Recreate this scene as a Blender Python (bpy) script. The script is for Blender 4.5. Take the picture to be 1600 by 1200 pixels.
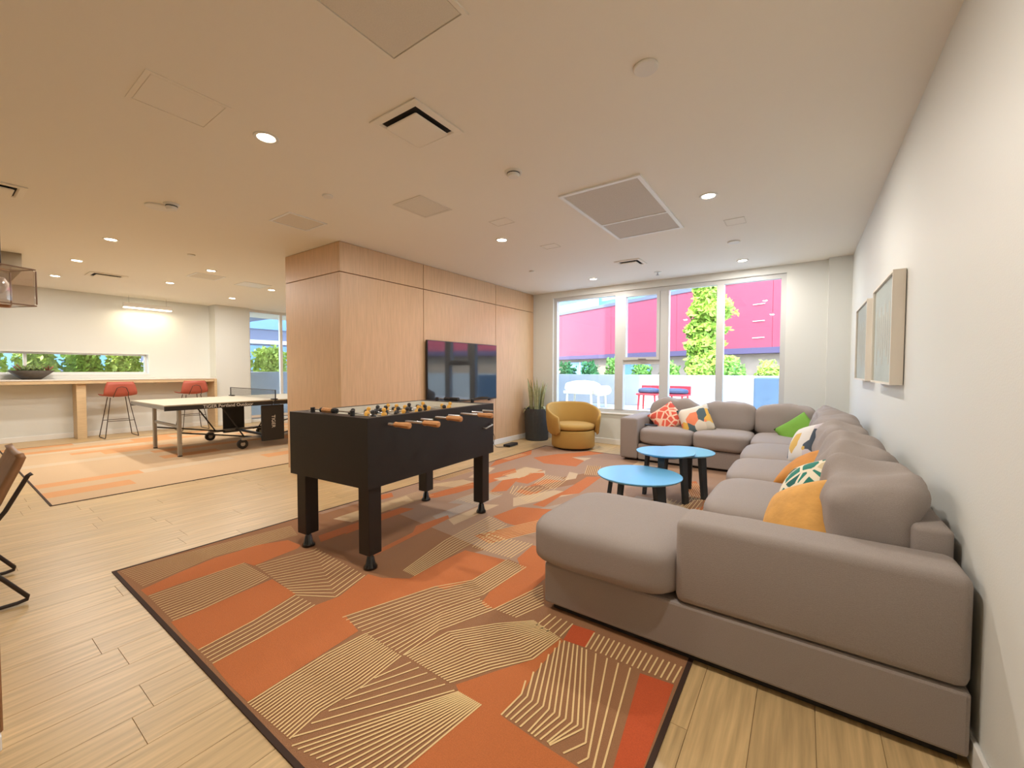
import bpy, bmesh, math, random
from mathutils import Vector, Matrix, noise
random.seed(7)
for o in list(bpy.data.objects): bpy.data.objects.remove(o)
SC = bpy.context.scene
COL = SC.collection
pi = math.pi

# ------------------------------------------------------------------ camera
EYE = 1.22; FPX = 647.04; YAW, PITCH, ROLL = .6125, -.0337, .0023
_f = Vector((-math.sin(YAW)*math.cos(PITCH), math.cos(YAW)*math.cos(PITCH), math.sin(PITCH)))
_r = Vector((math.cos(YAW), math.sin(YAW), 0)); _u = _r.cross(_f)
CR = math.cos(ROLL)*_r + math.sin(ROLL)*_u; CU = -math.sin(ROLL)*_r + math.cos(ROLL)*_u
C0 = Vector((0, 0, EYE))
cd = bpy.data.cameras.new('camera'); cam = bpy.data.objects.new('camera', cd); COL.objects.link(cam)
cam.matrix_world = Matrix.Translation(C0) @ Matrix((CR, CU, -_f)).transposed().to_4x4()
cd.sensor_fit = 'HORIZONTAL'; cd.sensor_width = 36; cd.lens = 36*FPX/1600; cd.clip_start = .02; cd.clip_end = 300
SC.camera = cam
def at(u, v, ax, val):
    d = _f + (u-800)/FPX*CR + (600-v)/FPX*CU
    i = 'xyz'.index(ax); t = (val-C0[i])/d[i]
    return C0 + t*d
def pj(p):
    q = Vector(p)-C0; z = q.dot(_f)
    return 800+FPX*q.dot(CR)/z, 600-FPX*q.dot(CU)/z, z

# ------------------------------------------------------------------ world, sun, exposure
w = bpy.data.worlds.new('sky'); SC.world = w; w.use_nodes = True
nt = w.node_tree; bg = nt.nodes['Background']
sky = nt.nodes.new('ShaderNodeTexSky'); sky.sky_type = 'NISHITA'; sky.sun_disc = False
sky.sun_elevation = math.radians(52); sky.sun_rotation = math.radians(180)
nt.links.new(sky.outputs[0], bg.inputs[0]); bg.inputs[1].default_value = 1.05
sd = bpy.data.lights.new('sun', 'SUN'); sd.energy = 4.5; sd.angle = .01; sd.color = (1, .95, .87)
so = bpy.data.objects.new('sun', sd); COL.objects.link(so)
so.rotation_euler = Vector((.18, .60, -.78)).to_track_quat('-Z', 'Y').to_euler()
vs = SC.view_settings; vs.view_transform = 'Standard'; vs.look = 'None'; vs.gamma = 1; vs.use_curve_mapping = False
vs.exposure = 0.93
DOWNLIGHT_W = 11.5
XR, XW, YF, YW, XB, H = .461, -4.11, 2.60, 6.507, -10.62, 2.601
YN = -2.2           # wall behind the camera

# ------------------------------------------------------------------ helpers
def srgb(*c):
    return tuple(((v/255)/12.92 if v/255 <= .04045 else ((v/255+.055)/1.055)**2.4) for v in c)
MATS = {}
def mat(name, col, rough=.6, metal=0, nz=0, nscale=40, bump=0, bscale=200, spec=.5, emit=None, estr=0, rnd=0, coat=0, alpha=1, stretch=None):
    m = bpy.data.materials.new(name); m.use_nodes = True; t = m.node_tree
    b = t.nodes['Principled BSDF']
    b.inputs['Base Color'].default_value = (*col, 1); b.inputs['Roughness'].default_value = rough
    b.inputs['Metallic'].default_value = metal; b.inputs['Specular IOR Level'].default_value = spec
    if coat: b.inputs['Coat Weight'].default_value = coat
    if emit: b.inputs['Emission Color'].default_value = (*emit, 1); b.inputs['Emission Strength'].default_value = estr
    tc = t.nodes.new('ShaderNodeTexCoord'); src = tc.outputs['Object']
    if stretch:
        mp = t.nodes.new('ShaderNodeMapping'); mp.inputs['Scale'].default_value = stretch
        t.links.new(src, mp.inputs[0]); src = mp.outputs[0]
    if nz or rnd:
        hs = t.nodes.new('ShaderNodeHueSaturation'); hs.inputs['Color'].default_value = (*col, 1)
        last = None
        if nz:
            n = t.nodes.new('ShaderNodeTexNoise'); n.inputs['Scale'].default_value = nscale; n.inputs['Detail'].default_value = 5
            t.links.new(src, n.inputs['Vector'])
            mr = t.nodes.new('ShaderNodeMapRange'); mr.inputs[1].default_value = .25; mr.inputs[2].default_value = .75
            mr.inputs[3].default_value = 1-nz; mr.inputs[4].default_value = 1+nz
            t.links.new(n.outputs['Fac'], mr.inputs[0]); last = mr.outputs[0]
        if rnd:
            oi = t.nodes.new('ShaderNodeObjectInfo')
            mr2 = t.nodes.new('ShaderNodeMapRange'); mr2.inputs[3].default_value = 1-rnd; mr2.inputs[4].default_value = 1+rnd
            t.links.new(oi.outputs['Random'], mr2.inputs[0])
            if last:
                mu = t.nodes.new('ShaderNodeMath'); mu.operation = 'MULTIPLY'
                t.links.new(last, mu.inputs[0]); t.links.new(mr2.outputs[0], mu.inputs[1]); last = mu.outputs[0]
            else: last = mr2.outputs[0]
        t.links.new(last, hs.inputs['Value']); t.links.new(hs.outputs[0], b.inputs['Base Color'])
    if bump:
        n2 = t.nodes.new('ShaderNodeTexNoise'); n2.inputs['Scale'].default_value = bscale; n2.inputs['Detail'].default_value = 3
        t.links.new(src, n2.inputs['Vector'])
        bp = t.nodes.new('ShaderNodeBump'); bp.inputs['Strength'].default_value = bump; bp.inputs['Distance'].default_value = .01
        t.links.new(n2.outputs['Fac'], bp.inputs['Height']); t.links.new(bp.outputs[0], b.inputs['Normal'])
    MATS[name] = m
    return m
def glass(name, tint=(1, 1, 1), refl=.08):
    m = bpy.data.materials.new(name); m.use_nodes = True; t = m.node_tree; t.nodes.clear()
    o = t.nodes.new('ShaderNodeOutputMaterial'); tr = t.nodes.new('ShaderNodeBsdfTransparent'); tr.inputs[0].default_value = (*tint, 1)
    g = t.nodes.new('ShaderNodeBsdfGlossy'); g.inputs['Roughness'].default_value = .0
    lw = t.nodes.new('ShaderNodeLayerWeight'); lw.inputs[0].default_value = .3
    mr = t.nodes.new('ShaderNodeMapRange'); mr.inputs[3].default_value = refl*.5; mr.inputs[4].default_value = .6
    t.links.new(lw.outputs['Facing'], mr.inputs[0])
    pw = t.nodes.new('ShaderNodeMath'); pw.operation = 'POWER'; pw.inputs[1].default_value = 3
    t.links.new(lw.outputs['Facing'], pw.inputs[0]); t.links.new(pw.outputs[0], mr.inputs[0])
    mx = t.nodes.new('ShaderNodeMixShader'); t.links.new(mr.outputs[0], mx.inputs[0])
    t.links.new(tr.outputs[0], mx.inputs[1]); t.links.new(g.outputs[0], mx.inputs[2]); t.links.new(mx.outputs[0], o.inputs[0])
    MATS[name] = m; return m

def obj(name, bm, m, parent=None, smooth=False, loc=None, rot=None):
    me = bpy.data.meshes.new(name)
    if name not in ('foliage', 'rug_pattern'): bmesh.ops.recalc_face_normals(bm, faces=bm.faces[:])
    bm.to_mesh(me); bm.free()
    if smooth:
        for p in me.polygons: p.use_smooth = True
    for k in (m if isinstance(m, (list, tuple)) else [m]): me.materials.append(MATS[k] if isinstance(k, str) else k)
    o = bpy.data.objects.new(name, me); COL.objects.link(o)
    if parent: o.parent = parent
    if loc is not None: o.location = loc
    if rot is not None: o.rotation_euler = rot
    return o
def empty(name, label, cat, loc=(0, 0, 0), rz=0, group=None):
    o = bpy.data.objects.new(name, None); COL.objects.link(o); o.location = loc; o.rotation_euler = (0, 0, rz)
    o.empty_display_size = .1
    o['label'] = label; o['category'] = cat
    if group: o['group'] = group
    return o
def tag(o, label, cat=None, group=None, kind=None):
    o['label'] = label
    if cat: o['category'] = cat
    if group: o['group'] = group
    if kind: o['kind'] = kind
    return o
def struct(o, label, cat):
    o['kind'] = 'structure'; o['label'] = label; o['category'] = cat; return o
def B(): return bmesh.new()
def box(bm, x0, x1, y0, y1, z0, z1, mi=0):
    v = [bm.verts.new(p) for p in ((x0,y0,z0),(x1,y0,z0),(x1,y1,z0),(x0,y1,z0),(x0,y0,z1),(x1,y0,z1),(x1,y1,z1),(x0,y1,z1))]
    for f in ((0,3,2,1),(4,5,6,7),(0,1,5,4),(1,2,6,5),(2,3,7,6),(3,0,4,7)):
        bm.faces.new([v[i] for i in f]).material_index = mi
    return bm
def rbox(x0, x1, y0, y1, z0, z1, r=.02, seg=3):
    bm = B(); box(bm, x0, x1, y0, y1, z0, z1)
    bmesh.ops.bevel(bm, geom=bm.edges[:]+bm.verts[:], offset=r, segments=seg, affect='EDGES', profile=.5)
    return bm
def tube(bm, pts, r, n=8, cap=True):
    pts = [Vector(p) for p in pts]; rings = []
    for i, p in enumerate(pts):
        d = (pts[min(i+1, len(pts)-1)]-pts[max(i-1, 0)]).normalized()
        a = d.orthogonal().normalized() if i == 0 else (a - a.dot(d)*d).normalized()
        b = d.cross(a); rr = r[i] if isinstance(r, (list, tuple)) else r
        rings.append([bm.verts.new(p+rr*(math.cos(2*pi*k/n)*a+math.sin(2*pi*k/n)*b)) for k in range(n)])
    for i in range(len(rings)-1):
        for k in range(n): bm.faces.new((rings[i][k], rings[i][(k+1) % n], rings[i+1][(k+1) % n], rings[i+1][k]))
    if cap: bm.faces.new(rings[0][::-1]); bm.faces.new(rings[-1])
    return bm
def lathe(bm, prof, n=24, c=(0, 0, 0)):
    c = Vector(c); rings = []
    for r, z in prof:
        rings.append([bm.verts.new(c+Vector((max(r, 1e-4)*math.cos(2*pi*k/n), max(r, 1e-4)*math.sin(2*pi*k/n), z))) for k in range(n)])
    for i in range(len(rings)-1):
        for k in range(n): bm.faces.new((rings[i][k], rings[i][(k+1) % n], rings[i+1][(k+1) % n], rings[i+1][k]))
    bm.faces.new(rings[0][::-1]); bm.faces.new(rings[-1])
    return bm
def cushion(hx, hy, hz, n=5., cuts=9, bulge=.0, wr=0., seed=0):
    """soft block: a superellipsoid with its own slight puff and creases"""
    bm = B(); bmesh.ops.create_cube(bm, size=2)
    bmesh.ops.subdivide_edges(bm, edges=bm.edges[:], cuts=cuts, use_grid_fill=True)
    for v in bm.verts:
        p = v.co.copy(); m = max(abs(p.x), abs(p.y), abs(p.z))
        q = (abs(p.x)**n+abs(p.y)**n+abs(p.z)**n)**(1/n)
        p = p*(m/q)
        b = 1+bulge*(1-p.x**2)*(1-p.y**2)
        p = Vector((p.x*hx*(1+bulge*.3*(1-p.y**2)), p.y*hy, p.z*hz*b))
        if wr: p += Vector((0, 0, 1))*wr*noise.noise(Vector((p.x*6+seed, p.y*6, p.z*5))) + Vector((1, 0, 0))*wr*.7*noise.noise(Vector((p.x*5, p.y*7+seed, p.z*7)))
        if wr > .02: p += Vector((.5, 0, .8))*.010*noise.noise(Vector((p.x*5+seed, p.y*22, p.z*9)))
        v.co = p
    return bm
def copy_tree(o, parent=None):
    c = o.copy(); COL.objects.link(c)
    if parent: c.parent = parent
    for ch in o.children: copy_tree(ch, c)
    return c
def text_obj(name, s, size, m, parent, mw, ext=.0008):
    cu = bpy.data.curves.new(name, 'FONT'); cu.body = s; cu.size = size; cu.extrude = ext; cu.align_x = 'CENTER'; cu.align_y = 'CENTER'
    t = bpy.data.objects.new(name, cu); COL.objects.link(t)
    me = bpy.data.meshes.new_from_object(t.evaluated_get(bpy.context.evaluated_depsgraph_get()))
    bpy.data.objects.remove(t); me.materials.clear(); me.materials.append(MATS[m])
    o = bpy.data.objects.new(name, me); COL.objects.link(o); o.parent = parent; o.matrix_local = mw
    return o

# ------------------------------------------------------------------ materials
mat('paint', srgb(224, 226, 221), .55, bump=.06, bscale=160)
mat('ceil_paint', srgb(238, 231, 216), .7, bump=.05, bscale=220)
mat('trim_white', srgb(236, 235, 230), .4)
mat('frame_white', srgb(205, 206, 204), .4)
mat('oak_veneer', srgb(206, 170, 132), .42, nz=.1, nscale=7, stretch=(9, 9, .6), rnd=.03)
mat('groove', srgb(92, 62, 40), .8)
mat('oak_light', srgb(214, 188, 148), .45, nz=.1, nscale=6, stretch=(1, 1, 12))
mat('plank', srgb(198, 168, 120), .36, nz=.28, nscale=5, stretch=(9, .5, 1), rnd=.06, bump=.03, bscale=30)
mat('subfloor', srgb(110, 84, 54), .8)
mat('rug_base', srgb(158, 112, 76), .95, nz=.12, nscale=260, bump=.5, bscale=420)
mat('rug_taupe', srgb(172, 138, 112), .95, nz=.12, nscale=260, bump=.5, bscale=420)
mat('rug_orange', srgb(198, 114, 62), .95, nz=.12, nscale=260, bump=.5, bscale=420)
mat('rug_red', srgb(200, 88, 46), .95, nz=.12, nscale=260, bump=.5, bscale=420)
mat('rug_line', srgb(228, 196, 140), .95, nz=.08, nscale=300)
mat('rug_edge', srgb(58, 38, 26), .9)
mat('rug_tan', srgb(204, 174, 138), .95, nz=.1, nscale=260, bump=.4, bscale=420)
mat('sofa', srgb(160, 149, 142), .9, nz=.1, nscale=350, bump=.35, bscale=500)
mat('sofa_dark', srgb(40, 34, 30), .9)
mat('foos_black', srgb(30, 25, 22), .5, nz=.1, nscale=60)
mat('black', srgb(20, 20, 21), .4)
mat('black_gloss', srgb(12, 10, 10), .15, coat=.5)
mat('screen', (.004, .005, .006), .06, spec=.6, coat=.6)
mat('steel', srgb(190, 190, 190), .25, metal=1)
mat('alu', srgb(168, 166, 160), .4, metal=.8)
mat('handle_wood', srgb(196, 140, 88), .5, nz=.15, nscale=20, stretch=(1, 1, 8))
mat('man_yellow', srgb(214, 160, 62), .45)
mat('man_black', srgb(26, 24, 24), .4)
mat('playfield', srgb(214, 210, 196), .5)
mat('mustard_fab', srgb(182, 144, 74), .9, nz=.08, nscale=250, bump=.3, bscale=400)
mat('mustard_velvet', srgb(214, 160, 84), .85, nz=.12, nscale=14, bump=.2, bscale=40)
mat('mustard_dark', srgb(198, 132, 52), .85, nz=.12, nscale=14)
mat('green_fab', srgb(116, 166, 60), .9, nz=.06, nscale=200)
mat('pot', srgb(58, 60, 60), .7, nz=.1, nscale=30)
mat('leaf_snake', srgb(164, 164, 122), .55, nz=.3, nscale=30)
mat('soil', srgb(60, 48, 38), .95)
mat('table_sky_sheen', srgb(104, 172, 214), .3)  # blue of the reflected sky put into the table top colour
mat('table_leg', srgb(52, 58, 62), .6)
mat('pp_top', srgb(178, 170, 150), .45)
mat('pp_dark', srgb(38, 38, 38), .5)
mat('stool_red', srgb(178, 90, 72), .5)
mat('wire', srgb(84, 74, 66), .4, metal=.6)
mat('counter_white', srgb(232, 226, 214), .35)
mat('bowl', srgb(88, 80, 70), .8, nz=.15, nscale=25)
mat('succulent', srgb(120, 140, 84), .6, nz=.2, nscale=30)
mat('succulent_red', srgb(150, 96, 70), .6)
mat('leather', srgb(150, 108, 72), .5, nz=.1, nscale=30)
mat('tube_dark', srgb(44, 32, 26), .4)
mat('concrete', srgb(150, 156, 156), .85, nz=.08, nscale=3, bump=.1, bscale=20)
mat('patio', srgb(176, 175, 170), .85, nz=.05, nscale=4)
mat('block', srgb(62, 86, 108), .85, nz=.12, nscale=8)  # blue grey of the pier's shaded side, put into its colour
mat('red_panel', srgb(182, 76, 92), .5, nz=.04, nscale=.5)
mat('red_trim', srgb(96, 84, 110), .6)
mat('store_wall', srgb(156, 138, 118), .8, nz=.15, nscale=2)
mat('bluewall', srgb(72, 150, 190), .3, nz=.2, nscale=.7)
mat('tealwall', srgb(84, 140, 150), .5, nz=.3, nscale=1.5)
mat('lime', srgb(150, 220, 90), .5)
mat('grey_building', srgb(120, 120, 132), .6)
mat('blue_glass', srgb(120, 160, 190), .2)
mat('leaf_green', srgb(110, 160, 60), .6, rnd=0, nz=.35, nscale=3)
mat('leaf_yellow', srgb(150, 182, 66), .6, nz=.3, nscale=3)
mat('leaf_shaded', srgb(70, 130, 66), .6, nz=.35, nscale=3)  # hedge leaves in shade, darkened in the colour itself
mat('leaf_lime', srgb(196, 214, 104), .6, nz=.3, nscale=3)
mat('bark', srgb(98, 78, 58), .9)
mat('cream', srgb(240, 232, 206), .7)
mat('patio_red', srgb(206, 40, 52), .5)
mat('patio_blue', srgb(52, 66, 92), .7)
mat('art_paper', srgb(205, 212, 210), .6, nz=.25, nscale=2.5)
mat('art_wood', srgb(234, 225, 210), .5, nz=.06, nscale=8, stretch=(1, 1, .2))
mat('grille', srgb(150, 138, 118), .7)
mat('panel_grey', srgb(222, 214, 198), .8, nz=.05, nscale=200)
mat('panel_felt', srgb(208, 201, 190), .9, nz=.07, nscale=120)
mat('dark_gap', srgb(34, 30, 26), .8)
mat('lamp_glow', (1, .92, .8), .5, emit=(1, .86, .66), estr=14)
mat('bar_glow', (1, .95, .88), .5, emit=(1, .88, .68), estr=5)
mat('plastic_white', srgb(228, 224, 214), .5)
mat('smoked', srgb(150, 128, 116), .15, spec=.6)
glass('pane', (.97, .985, .98), .1)
glass('pendant_glass', (.86, .8, .76), .3)

# ------------------------------------------------------------------ room shell
struct(obj('floor', box(B(), -12.0, XR+.1, YN-.1, YW+.2, -.12, -.006), 'subfloor'), 'oak plank floor of the whole lounge', 'floor')
FLOOR = bpy.data.objects['floor']
bm = box(B(), -12.0, XR+.15, YN-.15, YW+.2, H, H+.3)
struct(obj('ceiling', bm, 'ceil_paint'), 'flat painted ceiling with round downlights', 'ceiling')
struct(obj('wall_right', box(B(), XR, XR+.15, YN, YW+.2, -.1, H), 'paint'), 'long white wall behind the sectional sofa', 'wall')
struct(obj('wall_front', box(B(), -12.0, XR, YN-.15, YN, -.1, H), 'paint'), 'white wall behind the viewer', 'wall')
WX0, WX1, WZ0, WZ1 = -3.68, -.20, .52, 2.50
bm = B(); T = YW+.2
box(bm, XW-.2, WX0, YW, T, -.1, H); box(bm, WX1, XR, YW, T, -.1, H)
box(bm, WX0, WX1, YW, T, -.1, WZ0-.02); box(bm, WX0, WX1, YW, T, WZ1, H)
box(bm, .234, XR, 6.41, YW, 0, H)
struct(obj('wall_back', bm, 'paint'), 'white wall around the large window', 'wall')
# counter wall with its slot window, pier and glazing beyond
SY0, SY1, SZ0, SZ1 = -.6, 2.60, 1.115, 1.53
bm = B(); X0 = XB-.25
box(bm, X0, XB, YN, SY0, -.1, H); box(bm, X0, XB, SY1, 3.62, -.1, H)
box(bm, X0, XB, SY0, SY1, -.1, SZ0); box(bm, X0, XB, SY0, SY1, SZ1, H)
box(bm, X0, -10.3, 3.62, 4.29, -.1, H)
struct(obj('wall_left', bm, 'paint'), 'white wall behind the bar counter with a pier at its end', 'wall')
struct(obj('wall_far', box(B(), -12, XW-.2, YW, YW+.2, -.1, H), 'paint'), 'white wall at the far end of the games area', 'wall')
# baseboards
struct(obj('baseboard_back', rbox(XW+.03, .234, YW-.014, YW, 0, .09, .004, 1), 'trim_white'), 'white baseboard below the large window', 'baseboard')
struct(obj('baseboard_core', rbox(XW+.022, XW+.036, YF, YW-.015, 0, .085, .004, 1), 'trim_white'), 'white baseboard along the wood panelled wall', 'baseboard')
struct(obj('baseboard_left', rbox(XB, XB+.014, YN, 3.62, 0, .09, .004, 1), 'trim_white'), 'white baseboard behind the bar counter', 'baseboard')
struct(obj('baseboard_pier', rbox(-10.3, -10.286, 3.62, 4.29, 0, .09, .004, 1), 'trim_white'), 'white baseboard on the pier beside the glazing', 'baseboard')
struct(obj('baseboard_right', rbox(XR-.014, XR, YN, 6.40, 0, .09, .004, 1), 'trim_white'), 'white baseboard behind the sectional sofa', 'baseboard')

# wood panelled core: dark backing with separate veneer panels
core = struct(obj('wall_core', box(B(), -5.24+.02, XW-.02, YF+.02, YW, -.1, H), 'groove'), 'pinkish oak panelled wall carrying the television', 'wall')
core.data.materials.clear(); core.data.materials.append(MATS['groove'])
g = .004; ZG = 2.276
for z0, z1 in ((.0, ZG-g), (ZG+g, H-.003)):
    for y0, y1 in ((YF, 3.80), (3.80, 5.357), (5.357, YW)):
        obj('panel', rbox(XW-.02, XW+.02, y0+(g if y0 > YF else 0), y1-g, z0, z1, .002, 1), 'oak_veneer', core)
    obj('panel', rbox(-5.24, XW-.0205, YF, YF+.02, z0, z1, .002, 1), 'oak_veneer', core)
    obj('panel', rbox(-5.24, -5.22, YF+.021, YW, z0, z1, .002, 1), 'oak_veneer', core)

# floor planks running towards the window
RUGS = [(-3.354, -.370, .6396, 5.72), (-9.75, -5.456, .635, 5.9)]
PW, PL = .178, 1.22
cand = []
row = 0; x = XB
while x < XR-.01:
    x1 = min(x+PW, XR); y = YN - ((row*.43+.37*((row*row*7) % 5)) % PL)
    while y < YW:
        y0, y1 = max(y, YN), min(y+PL, YW); y += PL
        if y1-y0 < .05: continue
        if any(x >= r[0]-.01 and x1 <= r[1]+.01 and y0 >= r[2]-.01 and y1 <= r[3]+.01 for r in RUGS): continue
        if -5.2 < (x+x1)/2 < XW-.05 and y0 > YF: continue
        if x1 < -10.28 and y0 > 3.6 and y1 < 4.3: continue
        vis = 0
        for i in range(7):
            for j in range(3):
                yy = y0+(y1-y0)*(i+.5)/7; xx = x+(x1-x)*(j+.5)/3
                if any(r[0] < xx < r[1] and r[2] < yy < r[3] for r in RUGS): continue
                u, v, d = pj((xx, yy, 0))
                if d > .15 and -30 < u < 1630 and v < 1230: vis += 1/(d*d*d)
        cand.append((vis, x, x1, y0, y1))
    x += PW; row += 1
cand.sort(reverse=True)
def plank_mesh(bm, w_, l_, cx=0, cy=0):
    c = .0008; hw, hl = w_/2-.0002, l_/2-.0002
    lo = [bm.verts.new((cx+sx*hw, cy+sy*hl, -.003)) for sx, sy in ((-1,-1),(1,-1),(1,1),(-1,1))]
    hi = [bm.verts.new((cx+sx*(hw-c), cy+sy*(hl-c), 0)) for sx, sy in ((-1,-1),(1,-1),(1,1),(-1,1))]
    bm.faces.new(hi)
    for i in range(4): bm.faces.new((lo[i], lo[(i+1) % 4], hi[(i+1) % 4], hi[i]))
cache = {}
for vis, x, x1, y0, y1 in cand[:300]:
    if vis <= 0: continue
    k = (round(x1-x, 3), round(y1-y0, 3))
    if k not in cache:
        b = B(); plank_mesh(b, *k); me = bpy.data.meshes.new('plank'); b.to_mesh(me); b.free(); me.materials.append(MATS['plank']); cache[k] = me
    o = bpy.data.objects.new('plank', cache[k]); COL.objects.link(o); o.parent = FLOOR; o.location = ((x+x1)/2, (y0+y1)/2, 0)
b = B()
for vis, x, x1, y0, y1 in [c for c in cand[:300] if c[0] <= 0]+cand[300:]: plank_mesh(b, x1-x, y1-y0, (x+x1)/2, (y0+y1)/2)
o = obj('plank_field', b, 'plank', FLOOR); o['kind'] = 'stuff'

# ------------------------------------------------------------------ windows
def window_frame(bm, a0, a1, z0, z1, w_, d0, d1, axis='x'):
    def bx(p0, p1, q0, q1):
        if axis == 'x': box(bm, p0, p1, d0, d1, q0, q1)
        else: box(bm, d0, d1, p0, p1, q0, q1)
    bx(a0, a0+w_, z0, z1); bx(a1-w_, a1, z0, z1); bx(a0+w_, a1-w_, z0, z0+w_); bx(a0+w_, a1-w_, z1-w_, z1)
win = bpy.data.objects.new('window_1', None); COL.objects.link(win); struct(win, 'large four bay window looking onto the patio', 'window')
fy0, fy1 = YW+.04, YW+.12
bm = B(); window_frame(bm, WX0, WX1, WZ0, WZ1, .06, fy0, fy1); obj('window_frame', bm, 'frame_white', win)
MUL = [(-2.535, -2.395), (-1.82, -1.687), (-1.03, -.935)]
for a, b_ in MUL: obj('mullion', rbox(a, b_, fy0-.01, fy1+.01, WZ0+.06, WZ1-.06, .004, 1), 'frame_white', win)
obj('transom', rbox(-2.395, -1.82, fy0, fy1, 1.315, 1.385, .004, 1), 'frame_white', win)
bm = B(); window_frame(bm, -2.395, -1.82, 1.385, WZ1-.06, .045, fy0-.02, fy1-.01); sash = obj('sash', bm, 'frame_white', win)
obj('latch', rbox(-2.14, -2.02, fy0-.045, fy0-.0205, 1.395, 1.41, .003, 1), 'alu', sash)
gz = YW+.085
for a, b_, z0, z1 in ((WX0+.06, -2.535, WZ0+.06, WZ1-.06), (-2.35, -1.865, 1.43, WZ1-.105), (-2.395, -1.82, WZ0+.06, 1.315), (-1.687, -1.03, WZ0+.06, WZ1-.06), (-.935, WX1-.06, WZ0+.06, WZ1-.06)):
    obj('pane', box(B(), a, b_, gz, gz+.006, z0, z1), 'pane', win)
obj('window_sill', rbox(WX0-.02, WX1+.02, YW-.02, fy0+.01, WZ0-.025, WZ0, .004, 1), 'trim_white', win)
win = bpy.data.objects.new('window_2', None); COL.objects.link(win); struct(win, 'low horizontal slot window above the bar counter', 'window')
bm = B(); window_frame(bm, SY0, SY1, SZ0, SZ1, .05, XB-.2, XB-.12, 'y'); obj('window_frame', bm, 'trim_white', win)
bm = B(); window_frame(bm, SY0, SY1, SZ0, SZ1, .02, XB-.12, XB+.006, 'y'); obj('window_reveal', bm, 'trim_white', win)
obj('mullion', rbox(XB-.19, XB-.13, .98, 1.02, SZ0+.05, SZ1-.05, .003, 1), 'trim_white', win)
obj('pane', box(B(), XB-.165, XB-.16, SY0+.05, .98, SZ0+.05, SZ1-.05), 'pane', win)
obj('pane', box(B(), XB-.165, XB-.16, 1.02, SY1-.05, SZ0+.05, SZ1-.05), 'pane', win)
win = bpy.data.objects.new('window_3', None); COL.objects.link(win); struct(win, 'tall glazing beyond the pier in the games area', 'window')
bm = B(); window_frame(bm, 4.29, YW, 0, H, .06, -10.5, -10.42, 'y'); obj('window_frame', bm, 'trim_white', win)
ys = [4.35, 5.05, 5.75, YW-.06]
for y in ys[1:3]: obj('mullion', rbox(-10.5, -10.42, y-.03, y+.03, .06, H-.06, .004, 1), 'trim_white', win)
obj('transom', rbox(-10.5, -10.42, 4.35, YW-.06, .42, .48, .004, 1), 'trim_white', win)
for i in range(3):
    for z0, z1 in ((.06, .42), (.48, H-.06)): obj('pane', box(B(), -10.463, -10.458, ys[i]+(.03 if i else 0), ys[i+1]-(.03 if i < 2 else 0), z0, z1), 'pane', win)

# ------------------------------------------------------------------ rugs
rug = tag(obj('area_rug', box(B(), *RUGS[0], 0, .004), 'rug_base'), 'large orange and taupe rug with fanned cream lines under the foosball table', 'rug')
rx0, rx1, ry0, ry1 = RUGS[0]
bm = B(); e = .018
box(bm, rx0-e, rx0, ry0-e, ry1+e, 0, .005); box(bm, rx1, rx1+e, ry0-e, ry1+e, 0, .005); box(bm, rx0, rx1, ry0-e, ry0, 0, .005); box(bm, rx0, rx1, ry1, ry1+e, 0, .005)
obj('rug_binding', bm, 'rug_edge', rug)
mat('rug_grey', srgb(176, 156, 138), .95, nz=.12, nscale=260, bump=.5, bscale=420)
RM = ['rug_base', 'rug_taupe', 'rug_orange', 'rug_red', 'rug_line', 'rug_tan', 'rug_grey']
rb = B(); ZL = [.0042]
def clampf(p): return Vector((min(max(p.x, rx0+.004), rx1-.004), min(max(p.y, ry0+.004), ry1-.004), 0))
def G(u, v): return clampf(at(u, v, 'z', .004))
def patch(pts, mi, world=False):
    P = [clampf(Vector((*p, 0))) if world else G(*p) for p in pts]
    ZL[0] += .000008
    f = rb.faces.new([rb.verts.new((p.x, p.y, ZL[0])) for p in P]); f.material_index = mi
    f.normal_update()
    if f.normal.z < 0: f.normal_flip()
def stripe(P, wd=.0065):
    for a, b_ in zip(P[:-1], P[1:]):
        d = (b_-a)
        if d.length < 1e-4: continue
        n = Vector((-d.y, d.x, 0)).normalized()*wd/2
        q = [clampf(p) for p in (a-n, b_-n, b_+n, a+n)]
        if abs((q[2]-q[0]).cross(q[3]-q[1]).z) < 1e-8: continue
        f = rb.faces.new([rb.verts.new((p.x, p.y, .0056)) for p in q]); f.material_index = 4
        f.normal_update()
        if f.normal.z < 0: f.normal_flip()
def resamp(P, k):
    L = [0]
    for a, b_ in zip(P[:-1], P[1:]): L.append(L[-1]+(b_-a).length)
    return P if len(P) == k else [P[0].lerp(P[-1], i/(k-1)) for i in range(k)]
def fan(Apx, Bpx, N, wd=.0065, world=False):
    A = [Vector((*p, 0)) if world else G(*p) for p in Apx]; Bq = [Vector((*p, 0)) if world else G(*p) for p in Bpx]
    k = max(len(A), len(Bq)); A = resamp(A, k); Bq = resamp(Bq, k)
    for i in range(N):
        t = i/(N-1); stripe([a.lerp(b_, t) for a, b_ in zip(A, Bq)], wd)
patch([(rx0, 2.35), (rx1, 2.0), (rx1, ry1), (rx0, ry1)], 1, True)
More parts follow.
